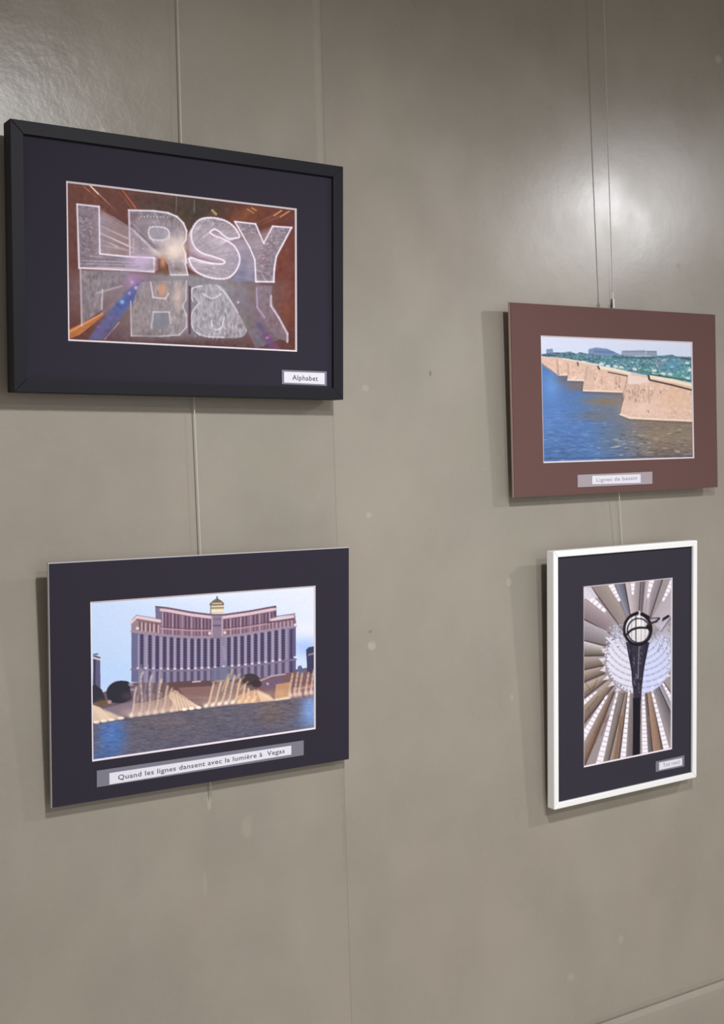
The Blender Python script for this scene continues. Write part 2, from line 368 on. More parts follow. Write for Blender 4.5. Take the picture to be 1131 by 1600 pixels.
    c.poly([(240, 488), (262, 488), (262, 512), (240, 516)], (122, 122, 132), .9); c.line([(236, 512), (239, 487), (264, 487), (266, 505)], 2.2, (196, 186, 198), .8, .8)
    c.blob(232, 522, 20, 10, (92, 82, 88), .5)
    for P in ([(301, 470), (299, 462), (301, 450), (316, 446)], [(310, 474), (300, 488), (299, 506), (308, 520), (326, 526), (350, 527)], [(340, 446), (355, 462), (372, 488)], [(316, 458), (332, 466), (346, 458)], [(330, 500), (334, 514), (346, 512), (350, 496)]):
        c.line(smooth(P, 4, False), 2, (206, 198, 208), .85, .8)
    for k in range(60):
        x, y = rnd.uniform(302, 378), rnd.uniform(502, 527); v = rnd.choice([78, 205, 90, 215])
        c.line([(x, y), (x+1, y+rnd.uniform(2, 5))], 1., (v, v-6, v), .6)
    c.line([(296, 448), (296, 520)], 4, (82, 58, 68), .9, 1.2)
    c.poly([(352, 455), (385, 452), (402, 486), (440, 530), (400, 545), (388, 520), (374, 490)], (122, 114, 126), .6)
    c.blob(385, 500, 9, 9, (108, 110, 98), .6); c.blob(372, 472, 2.4, 2.2, (210, 196, 204), 1)
    c.line([(404, 506), (424, 542)], 6, (86, 80, 128), .7, 3); c.line([(396, 518), (412, 540)], 4, (110, 112, 140), .7, 2); c.line([(416, 524), (432, 545)], 9, (112, 68, 110), .75, 3)
    c.line([(401, 450), (402, 480), (414, 496)], 2.6, (178, 158, 186), .75, 1.2); c.line([(424, 462), (424, 478), (436, 496), (450, 522), (450, 535)], 2.8, (204, 192, 204), .85, 1)
    c.blob(418, 528, 3, 2, (200, 150, 180), .8)
    c.blob(448, 485, 8, 14, (122, 66, 48), .5)
    c.a += (c.noise(2, 11, 1.2, 1.2)+c.noise(4, 12, 5, 5))[..., None]
    c.a = (c.a-110)*1.1+110
    return c

def art_hotel():
    c = Canvas(134, 908, 500, 1198)
    X, Y = c.X, c.Y
    t = np.clip((X-140)/350, 0, 1)[..., None]; v = np.clip((Y-925)/140, 0, 1)[..., None]
    c.a[:] = (1-t)*np.array((196, 214, 240))+t*np.array((222, 226, 242))
    c.a[:] = c.a*(1-.5*v)+.5*v*np.array((178, 204, 242))
    c.blob(478, 985, 30, 22, (226, 228, 244), .9); c.blob(478, 1012, 30, 18, (164, 190, 238), .9)
    c.blob(180, 1050, 40, 22, (184, 210, 244), .8); c.blob(320, 930, 120, 14, (220, 226, 242), .8)
    # ground behind the water
    c.poly([(140, 1090), (200, 1068), (470, 1046), (500, 1040), (500, 1110), (140, 1140)], (110, 90, 96))
    def prof(p):  # piecewise profile
        xs, ys = zip(*p); return lambda x: float(np.interp(x, xs, ys))
    roof = prof([(243, 947), (262, 949), (300, 956), (333, 960), (350, 960), (390, 954.5), (420, 949), (432, 947)])
    head = prof([(206, 988), (222, 990), (262, 994.5), (300, 997), (340, 997), (380, 993), (420, 986.5), (463, 979)])
    corn = prof([(206, 1044), (262, 1046), (300, 1045.5), (340, 1043.5), (380, 1040), (420, 1035), (463, 1028.5)])
    foot = prof([(206, 1066), (262, 1068), (340, 1064), (400, 1060), (463, 1052)])
    xs = np.linspace(206, 463, 40)
    # bodies: wings, main block, crown
    c.poly([(205.5, 974), (213, 963), (250, 969), (250, 1000), (206, 1000)], (150, 128, 140))
    c.poly([(424, 968), (461, 960.5), (463, 985), (424, 995)], (146, 122, 136))
    c.poly([(244, 947), (262, 949), (300, 956), (333, 960), (350, 960), (390, 954.5), (420, 949), (431.5, 947), (432.5, 962), (427, 990), (340, 998), (244, 996)], (142, 118, 134))
    c.poly([(x, head(x)) for x in xs]+[(x, foot(x)) for x in xs[::-1]], (138, 128, 152))
    c.poly([(206, 988), (217, 989.5), (217, 1066), (206, 1066)], (106, 106, 140))
    c.poly([(243, 947), (252, 949), (254, 970), (244, 968)], (116, 108, 134)); 
    c.poly([(428, 947), (432.5, 947), (433, 966), (428, 962)], (92, 72, 96))
    # crown floors
    for x in np.arange(257, 428, 5.6):
        if 331 < x < 349: continue
        y0 = roof(x)+9.5; y1 = head(x)-14
        c.line([(x, y0), (x, y1)], 3.4, (88, 62, 84), .8, .6)
        c.line([(x, head(x)-9), (x, head(x)-4)], 3, (112, 80, 96), .7, .6)
    for k in range(12):
        x = 255+k*15.2
        if abs(x-340) > 9: c.line([(x, roof(x)+8), (x, head(x)-3)], 1.8, (196, 172, 186), .75, .5)
    for off, w, col, al in ((1, 2.2, (104, 76, 92), .9), (5.2, 4.4, (216, 190, 198), .95), (8.2, 1.2, (120, 88, 100), .6)):
        c.line([(x, roof(x)+off) for x in np.linspace(252 if off > 3 else 244, 431, 30)], w, col, al, .6)
    c.line([(x, head(x)-11.5) for x in np.linspace(252, 428, 30)], 1.6, (196, 160, 168), .8); c.line([(x, head(x)-13.6) for x in np.linspace(252, 428, 30)], 1.2, (96, 68, 84), .7)
    c.line([(x, head(x)-1) for x in xs], 3.2, (158, 138, 152), .9, .6)
    # wings' cornices
    c.line([(206, 972), (214, 964), (250, 970.5)], 4.6, (226, 202, 204), .95, .8); c.line([(207, 968.5), (214, 961.5), (248, 967)], 1.2, (126, 96, 106), .7)
    c.line([(214, 968.5), (252, 975)], 1.4, (120, 74, 74), .8)
    for x in (219, 225, 232, 238, 245): c.line([(x, 972+(x-219)*.14), (x, 984+(x-219)*.1)], 2.6, (104, 66, 74), .8); c.line([(x+3, 974+(x-219)*.14), (x+3, 986+(x-219)*.1)], 1.8, (220, 186, 186), .8)
    c.disc(215.5, 982, 2.6, 2.4, (236, 214, 208), .9)
    c.line([(425, 969), (462, 963.5)], 4., (222, 200, 206), .95, .8); c.line([(428, 964.5), (462, 959.5)], 1.4, (110, 80, 94), .85); c.line([(418, 974), (460, 967.5)], 2., (86, 60, 74), .9)
    for x in np.arange(424, 462, 6): c.line([(x, 974-(x-424)*.1), (x, 982-(x-424)*.12)], 2.6, (112, 82, 98), .7); c.line([(x+3, 974-(x-424)*.1), (x+3, 982-(x-424)*.12)], 1.8, (190, 162, 176), .7)
    c.line([(461, 962), (463, 980)], 1.5, (90, 66, 88), .8); c.disc(462, 977, 2.2, 2.2, (236, 220, 226), .9)
    # central bay and cupola
    c.poly([(331, 962), (349, 962), (349, 1000), (331, 1000)], (140, 122, 142)); c.line([(332, 964), (332, 994)], 1.8, (198, 176, 190), .8); c.line([(348, 964), (348, 994)], 1.8, (198, 176, 190), .8)
    c.line([(335, 978), (345, 978)], 3, (92, 70, 96), .7); c.line([(335, 968), (345, 968)], 3, (110, 96, 124), .7); c.disc(328.5, 990, 2.2, 2.6, (232, 214, 208), .9); c.disc(352, 989, 2.2, 2.6, (232, 214, 208), .9)
    c.poly([(330, 946), (350, 946), (350, 959), (330, 959)], (214, 200, 178)); c.poly([(328, 944), (333, 939), (338, 936), (342, 936), (347, 939), (351, 943), (351, 946), (329, 947)], (110, 98, 82), .95)
    c.line([(340, 933), (340, 938)], 2.4, (92, 84, 74), .9); c.line([(333, 943.5), (347, 943)], 2, (226, 212, 150), .8); c.line([(331, 950.5), (350, 950)], 1.8, (104, 90, 70), .85); c.line([(332, 955), (349, 954.5)], 2.6, (236, 226, 200), .9); c.line([(330, 947), (330, 959)], 1.6, (112, 92, 80), .8)
    # window columns
    cols = [222.2, 235, 246.5, 258, 268.7, 279.4, 290, 301, 311.3, 321.5, 332, 342, 358.5, 368.8, 379.3, 389.6, 400.3, 410.6, 421.5, 432.5, 443.4]
    for i, x in enumerate(cols):
        y0, y1 = head(x)+3, corn(x)-1.5
        c.line([(x-5.2, y0), (x-5.2, y1+1)], 2.4, (168, 158, 180), .75, .7)
        c.line([(x+5, y0), (x+5, y1+1)], 2, (160, 150, 174), .6, .7)
        c.line([(x, y0), (x, y1)], 5.4, (84, 76, 106), .9, .6)
        y = y0+1
        while y < y1:
            c.line([(x-1.4, y), (x+1.4, y)], 2.6, (54, 46, 76), .8, .6); y += 3.9
        c.line([(x, corn(x)+5), (x, foot(x)-2)], 5, (76, 68, 96), .8, .7)
    c.poly([(452, 984), (463, 981), (463, 1052), (452, 1053)], (92, 82, 118), .85); c.line([(456, 985), (456, 1050)], 3.4, (58, 52, 82), .8)
    c.line([(350, 1000), (350, 1041)], 9, (136, 126, 152), .7, 1); c.line([(350, 1012), (352, 1030)], 4, (156, 148, 172), .6, 1)
    c.line([(x, corn(x)+2.4) for x in xs], 3, (124, 112, 136), .9, .6)
    for i in range(len(cols)-1):
        x = (cols[i]+cols[i+1])/2; c.disc(x, corn(x)-.4, 2.1, 1.9, (222, 210, 216), .85)
    c.disc(462, 1027.5, 2.6, 1.6, (236, 226, 232), .9); c.disc(216, corn(216), 2.1, 1.9, (214, 206, 216), .8)
    c.poly([(332, 1044), (360, 1042), (358, 1064), (330, 1066)], (112, 112, 140), .8)
    # terrace, trees, low roofs
    c.poly([(262, 1067), (300, 1064), (340, 1064), (340, 1090), (270, 1084)], (98, 72, 74), .95); c.line([(302, 1066), (314, 1065)], 2, (226, 208, 204), .9)
    c.poly([(280, 1075), (340, 1072), (340, 1094), (290, 1092)], (150, 116, 110), .7)
    c.poly([(400, 1062), (460, 1050), (492, 1048), (492, 1090), (400, 1096)], (118, 88, 92), .9)
    c.line([(408, 1064), (425, 1057), (446, 1054)], 2.6, (192, 168, 172), .8); c.poly([(408, 1066), (440, 1057), (446, 1066), (424, 1078), (408, 1074)], (112, 92, 116), .8)
    c.disc(419, 1069, 2, 2, (210, 186, 200), .8)
    c.disc(392, 1062, 14, 9, (66, 54, 60), .95); c.disc(402, 1069, 8, 6, (60, 48, 52), .9)
    c.poly([(432, 1070), (455, 1066), (456, 1090), (430, 1092)], (196, 150, 112), .85)
    # towers at both ends
    c.poly([(146, 1024), (157, 1027), (158, 1090), (146, 1090)], (96, 92, 122)); c.poly([(146, 1030), (150, 1031), (150, 1080), (146, 1080)], (56, 50, 76), .8)
    c.line([(146, 1028), (158, 1031)], 3, (226, 206, 202), .9); c.line([(147, 1023), (153, 1022)], 2, (70, 64, 84), .9); c.line([(150, 1025), (157, 1028)], 1.6, (90, 66, 76), .8)
    c.poly([(479, 1016), (483, 1012), (494, 1010), (494, 1052), (481, 1054)], (62, 62, 92)); c.line([(483, 1024), (494, 1021)], 2.4, (160, 156, 176), .8); c.poly([(466, 1042), (471, 1040), (474, 1046), (480, 1050), (466, 1054)], (96, 100, 136))
    c.poly([(140, 1074), (150, 1070), (160, 1078), (166, 1094), (140, 1100)], (50, 50, 62))
    c.poly(smooth([(167, 1082), (172, 1071), (182, 1065), (194, 1064), (203, 1067), (204, 1080), (206, 1092), (190, 1099), (172, 1096)], 4), (46, 46, 58))
    c.blob(200, 1088, 10, 7, (80, 70, 84), .7); c.disc(205, 1070, 4, 2.4, (196, 190, 196), .6); c.disc(208, 1078, 3.4, 2, (180, 172, 178), .6)
    c.blob(160, 1098, 10, 6, (110, 82, 54), .8); c.disc(172, 1097, 3.4, 3, (190, 164, 150), .8)
    c.poly([(160, 1108), (210, 1096), (214, 1118), (180, 1122)], (134, 118, 132), .9)
    # fountains
    rnd = np.random.RandomState(3)
    wl = prof([(140, 1133), (160, 1129), (205, 1121.5), (260, 1114), (313, 1107.5), (360, 1101), (410, 1097), (455, 1092), (500, 1086)])
    for x in np.linspace(146, 174, 12): c.line([(x+16, wl(x)-4), (x, wl(x)-26+(x-146)*.55)], 5, (232, 206, 178), .4, 2)
    c.poly([(145, 1101), (158, 1106), (176, 1124), (146, 1130)], (230, 204, 180), .85)
    for x in (152, 163, 175, 190): c.disc(x, wl(x)-1.5, 5, 2.6, (248, 232, 214), .9)
    for x in np.linspace(200, 440, 13): c.blob(x, wl(x)-9, 14, 9, (226, 190, 162), .32)
    for i, (xb, xt, yt) in enumerate(((207, 214, 1074), (220, 224, 1050), (232, 238, 1056), (244, 253, 1062), (256, 263, 1072), (270, 270, 1076))):
        c.line(smooth([(xb-2, wl(xb)-1), (xb+3, wl(xb)-16), (xt-3, yt+14), (xt, yt)], 4, False), 2.6, (224, 204, 198) if i < 3 else (236, 206, 166), .62, 1.5)
        c.line([(xb+7, wl(xb)-3), (xb+9, wl(xb)-32)], 3, (214, 180, 150), .45, 2)
        c.blob(xb, wl(xb)-3, 6, 4.5, (252, 236, 218), .9)
    for x0 in (216, 226, 236, 246): c.line([(x0, 1094), (x0+6, 1040)], 2.6, (168, 160, 188), .5, 1.4)
    c.poly([(208, 1100), (250, 1094), (270, 1082), (274, 1110), (208, 1120)], (206, 176, 164), .5)
    c.poly([(266, 1085), (274, 1078), (314, 1106), (274, 1112)], (228, 194, 164), .7)
    for k in range(8): c.line([(272+k*5, 1084+k*2.6), (278+k*5.3, wl(280+k*5)-1)], 2.2, (244, 222, 196), .6, 1)
    for x in (289, 300, 311): c.disc(x, wl(x)-1.6, 4, 2.6, (252, 238, 220), .95)
    c.poly([(322, 1106), (334, 1070), (352, 1064), (380, 1070), (400, 1084), (402, 1100)], (190, 154, 138), .4)
    for i, x in enumerate(np.linspace(323, 396, 8)):
        top = (1068, 1066, 1060, 1056, 1062, 1070, 1076, 1080)[i]; lean = (12, 13, 15, 14, 12, 9, 4, 3)[i]
        c.line(smooth([(x-2, wl(x)-1), (x+5, wl(x)-9), (x+lean*.7, top+14), (x+lean, top)], 4, False), 2.2, (230, 208, 184) if i < 4 else (244, 210, 172), .72, 1.3)
        c.blob(x, wl(x)-3, 5, 4, (252, 236, 220), .92)
    for x0, y0, x1, y1 in ((333, 1066, 350, 1064), (356, 1066, 364, 1047), (364, 1066, 376, 1054), (372, 1070, 382, 1058), (348, 1080, 358, 1054), (376, 1078, 388, 1066)):
        c.line([(x0, y0), (x1, y1)], 2.2, (212, 184, 138), .65, 1.3)
    c.poly([(372, 1088), (398, 1078), (430, 1094), (400, 1099), (372, 1100)], (232, 186, 146), .6)
    for k in range(5): c.line([(404+k*4, 1080+k*2), (410+k*4.6, 1095)], 4, (244, 212, 180), .7, 1.4)
    c.line([(432, 1094), (452, 1091)], 4, (246, 222, 186), .9, 1.4)
    for x, yt in ((455, 1054), (463, 1052), (470, 1053), (480, 1052), (488, 1048)):
        c.line(smooth([(x-3, wl(x)-3), (x-1, 1076), (x+3, yt)], 4, False), 2.8, (206, 174, 152), .8, 1.2)
        c.blob(x, wl(x)-5, 4, 6, (240, 214, 206), .8)
    c.line([(460, 1078), (492, 1072)], 4, (222, 180, 160), .6, 2)
    # water
    W_ = [(140, wl(140)+1)]+[(x, wl(x)+1) for x in np.linspace(145, 496, 20)]+[(500, 1200), (134, 1200)]
    m, sl = c.pmask(W_)
    c.mix(m, (100, 95, 108), sl)
    cl = np.zeros((c.h, c.w), np.float32); cl[sl] = m; c.clip = cl
    c.blob(176, 1150, 26, 40, (82, 116, 178), .95, 3); c.blob(160, 1185, 40, 22, (74, 104, 160), .7)
    c.blob(488, 1112, 20, 32, (128, 158, 212), .95, 3); c.blob(470, 1128, 18, 10, (96, 116, 158), .6)
    c.blob(425, 1112, 26, 24, (112, 94, 92), .8); c.blob(390, 1150, 70, 16, (84, 84, 106), .7); c.blob(260, 1130, 40, 12, (116, 102, 104), .6); c.blob(280, 1170, 60, 14, (88, 90, 116), .6)
    c.mix(np.ones((c.h, c.w))*.5, np.clip(c.a+(c.noise(14, 4, 7, 1.1)+c.noise(10, 5, 3, .9))[..., None], 0, 255))
    c.clip = None
    for (P, Q, al) in (((146, 1132), (205, 1123), .35), ((210, 1122), (312, 1109), .3)): c.line([P, Q], 1.5, (60, 56, 72), al, 1)
    c.blob(330, 920, 150, 22, (226, 230, 244), .0)
    c.a += (c.noise(2.5, 21, 1., 1.))[..., None]
    c.a = (c.a-140)*1.05+142
    return c

def art_river():
    c = Canvas(836, 518, 1092, 730)
    X, Y = c.X, c.Y
    v = np.clip((Y-526)/26, 0, 1)[..., None]
    c.a[:] = (1-v)*np.array((216, 218, 236))+v*np.array((208, 218, 238))
    # far skyline
    c.poly([(853, 546), (863, 545), (864, 553), (853, 554)], (120, 146, 178)); c.poly([(919, 546), (930, 543), (948, 545), (960, 550), (972, 556), (970, 564), (918, 562)], (118, 140, 176)); c.line([(929, 549), (958, 551)], 4, (92, 118, 160), .7)
    c.poly([(971, 548), (1008, 547), (1010, 556), (970, 556)], (150, 158, 178)); c.poly([(1010, 548), (1026, 548), (1027, 556), (1010, 556)], (140, 152, 172)); c.line([(974, 549.5), (1026, 549.5)], 1.5, (112, 124, 148), .7)
    # trees and the green railing belt
    P = [(845, 554), (868, 551), (880, 551), (890, 549.5), (900, 553), (905, 550.5), (918, 553), (940, 556), (970, 555), (1000, 557), (1030, 556), (1050, 554), (1060, 557), (1082, 558), (1083, 600), (1040, 592), (1000, 585), (960, 576), (920, 568), (880, 560), (845, 557)]
    m, sl = c.pmask(P)
    t = np.clip((X[sl]-846)/236, 0, 1)[..., None]
    col = (1-t)*np.array((88, 116, 132))+t*np.array((96, 148, 156))
    c.mix(m, np.clip(col+(c.noise(20, 31, 1.6, 1.6)+c.noise(18, 33, 3, 2.2))[sl][..., None], 0, 255), sl)
    c.blob(960, 563, 34, 7, (70, 128, 138), .6); c.blob(1050, 571, 18, 10, (86, 142, 178), .7); c.blob(1030, 567, 10, 7, (132, 136, 158), .7); c.blob(1010, 580, 16, 5, (70, 132, 120), .6); c.blob(1062, 586, 18, 6, (90, 158, 156), .7)
    c.line([(962, 558.5), (1022, 559.5)], 2.4, (62, 84, 110), .7); c.line([(1030, 558), (1080, 559)], 3, (92, 110, 134), .8); c.line([(1066, 560), (1082, 562)], 2.4, (40, 58, 74), .7); c.line([(848, 556), (870, 556)], 2, (60, 76, 92), .8)
    rnd = np.random.RandomState(8)
    for k in range(50):
        x = rnd.uniform(930, 1080); y = rnd.uniform(560, 572+(x-930)*.13); w = rnd.uniform(1, 3)
        c.line([(x, y), (x+rnd.uniform(-1, 4), y+rnd.uniform(-1, 2.5))], w*.7, rnd.choice([0, 1]) and (206, 222, 224) or (52, 92, 104), .65)
    for x, y in ((948, 572), (960, 573), (969, 574), (990, 577), (1021, 579), (1035, 584), (1046, 585), (1074, 591), (1078, 578), (1073, 567), (885, 563), (910, 566), (938, 569)):
        c.line([(x, y), (x+3.4, y+.6)], 4, (222, 230, 222), .85, .7)
    c.line([(1020, 575), (1020, 585), (1034, 584)], 1.5, (210, 226, 224), .7); c.line([(1078, 574), (1079, 580)], 1.8, (226, 232, 234), .8)
    # water first, then the stone piers
    m, sl = c.pmask([(836, 566), (850, 568), (880, 580), (920, 590), (1000, 600), (1092, 620), (1092, 735), (836, 735)])
    u = np.clip(((X-925)*.8-(Y-690)*.25)/80, 0, 1)[sl][..., None]
    c.mix(m, (1-u)*np.array((82, 118, 172))+u*np.array((130, 114, 98)), sl)
    c.clip = np.zeros((c.h, c.w), np.float32); c.clip[sl] = m
    c.blob(862, 605, 18, 28, (102, 146, 208), .9); c.blob(868, 650, 40, 24, (92, 128, 188), .7); c.blob(930, 650, 34, 10, (116, 112, 106), .7); c.blob(945, 628, 40, 9, (136, 116, 96), .9)
    c.blob(955, 690, 26, 24, (92, 112, 132), .6); c.blob(1040, 680, 60, 14, (138, 122, 104), .8); c.blob(880, 705, 50, 16, (74, 106, 154), .7); c.blob(1050, 708, 50, 12, (112, 98, 92), .8); c.blob(900, 604, 22, 9, (126, 106, 96), .9); c.blob(880, 594, 14, 6, (116, 100, 100), .8)
    n = c.noise(1, 41, 9, 1.7)+c.noise(.8, 42, 5, 1.3)
    depth = np.clip((Y-600)/110, 0.15, 1)
    c.mix(np.clip(n-.7, 0, 1)*.34*depth, (176, 186, 196)); c.mix(np.clip(-n-.6, 0, 1)*.4*depth, (54, 70, 100))
    for k in range(44):
        x, y = rnd.uniform(955, 1078), rnd.uniform(672, 714)
        c.line([(x, y), (x+rnd.uniform(4, 9), y-rnd.uniform(-.6, 1.6))], 1.1, (206, 194, 176) if k % 2 else (66, 58, 58), .6)
    c.line([(846, 716), (1084, 713)], 2, (50, 58, 82), .5, 1)
    c.clip = None
    sand, pale, lite = (220, 187, 168), (222, 196, 180), (232, 212, 196)
    c.poly([(848, 558), (870, 559), (905, 566), (940, 573), (1000, 586), (1083, 600), (1084, 640), (974, 622), (973, 614), (911, 612), (911, 596), (887, 595), (886, 588), (873, 587), (862, 581), (848, 571)], sand)
    # stepped piers, far to near
    for P in ([(846, 558), (856, 559), (862, 566), (866, 578), (852, 573), (846, 567)], [(856, 560), (870, 561), (880, 572), (874, 581), (866, 582), (860, 574)], [(868, 562), (884, 566), (890, 580), (886, 586), (872, 586), (870, 574)], [(886, 568), (905, 570), (913, 580), (914, 594.5), (887, 594.5), (890, 582)],
              [(917, 573), (935, 576), (970, 590), (974, 614), (911, 611.5), (915, 594)], [(981, 586), (1013, 590), (1084, 606), (1084, 660), (1040, 658), (985, 655), (969, 649), (975, 622), (979, 604)]):
        m, sl = c.pmask(P)
        c.mix(m, np.clip(np.array(sand)+(c.noise(7, 51, 2, 2)+c.noise(6, 52, 5, 3))[sl][..., None], 0, 255), sl)
    for P in ([(872, 586.5), (887, 586.5)], [(887, 594.3), (913, 594.8)], [(911.5, 610.5), (974, 613)], [(969.5, 648), (984, 653.5), (1040, 656.5), (1084, 658.5)]): c.line(P, 2.6, (236, 216, 198), .9, .9)
    for P in ([(911, 614), (974, 616)], [(970, 651.5), (984, 657), (1040, 660), (1084, 662)], [(873, 589), (886, 589)], [(888, 597.5), (911, 598)]): c.line(P, 2.2, (104, 84, 72), .6, 1.2)
    c.line([(911, 598), (909, 611)], 2.2, (96, 76, 66), .7, .8); c.line([(975, 618), (969, 646)], 2., (112, 92, 76), .5, 1); c.line([(886, 588), (885, 596)], 1.8, (104, 84, 92), .7); c.line([(871, 580), (873, 586)], 1.6, (120, 92, 92), .7); c.line([(848, 570), (862, 580), (872, 588)], 1.6, (110, 96, 104), .6)
    for P in ([(917, 574), (914, 594)], [(981, 588), (977, 606), (973, 616)], [(887, 569), (888, 586)], [(870, 563), (872, 580)]): c.line(P, 2.4, (176, 142, 124), .7, 1.)
    c.poly([(982, 601), (1000, 602), (996, 652), (972, 647)], (204, 172, 156), .5); c.poly([(917, 578), (930, 580), (928, 611), (912, 610)], (206, 176, 160), .5)
    for x in (940, 962, 968): c.line([(x, 590), (x, 601)], 2.6, (176, 140, 122), .5, 1.2)
    c.blob(1055, 620, 26, 22, (222, 182, 150), .6); c.blob(1000, 640, 30, 14, (226, 200, 184), .7)
    for k in range(46):
        x, y = rnd.normal(996, 14), rnd.uniform(603, 628)
        c.line([(x, y), (x+rnd.uniform(-1, 1), y+rnd.uniform(1.5, 5))], 1.3, (150, 114, 98), .45)
    for x, y in ((993, 624), (1013, 642), (1032, 612), (963, 598), (967, 603), (929, 591), (983, 611), (1006, 608)): c.line([(x, y), (x+.8, y+3)], 2., (136, 104, 92), .6)
    c.poly([(981, 586), (1014, 591), (1014, 597), (998, 601), (981, 600)], (230, 210, 200), .95)
    # parapet of pale coping with its dark underside
    c.line([(880, 561), (905, 565), (938, 571)], 2, (226, 220, 206), .85); c.line([(935, 574.5), (960, 578), (984, 584)], 4, (236, 222, 200), .95, .7); c.line([(950, 582), (980, 588)], 1.8, (70, 54, 48), .9)
    c.line([(1016, 589), (1050, 595), (1081, 602)], 5.2, (240, 222, 198), .95, .8); c.line([(1016, 594.5), (1050, 602), (1081, 610)], 2.4, (58, 42, 38), .95, .7); c.line([(1013.5, 587.5), (1014.5, 593)], 3, (46, 40, 40), .95); c.line([(1016, 585.5), (1081, 595.5)], 1.8, (46, 66, 66), .85)
    c.line([(934, 573), (936, 577)], 2.6, (64, 56, 54), .9); c.line([(902, 567), (903, 571)], 2.4, (84, 72, 70), .9)
    c.a += (c.noise(2.5, 61, 1, 1))[..., None]
    c.a = (c.a-140)*1.06+143
    return c

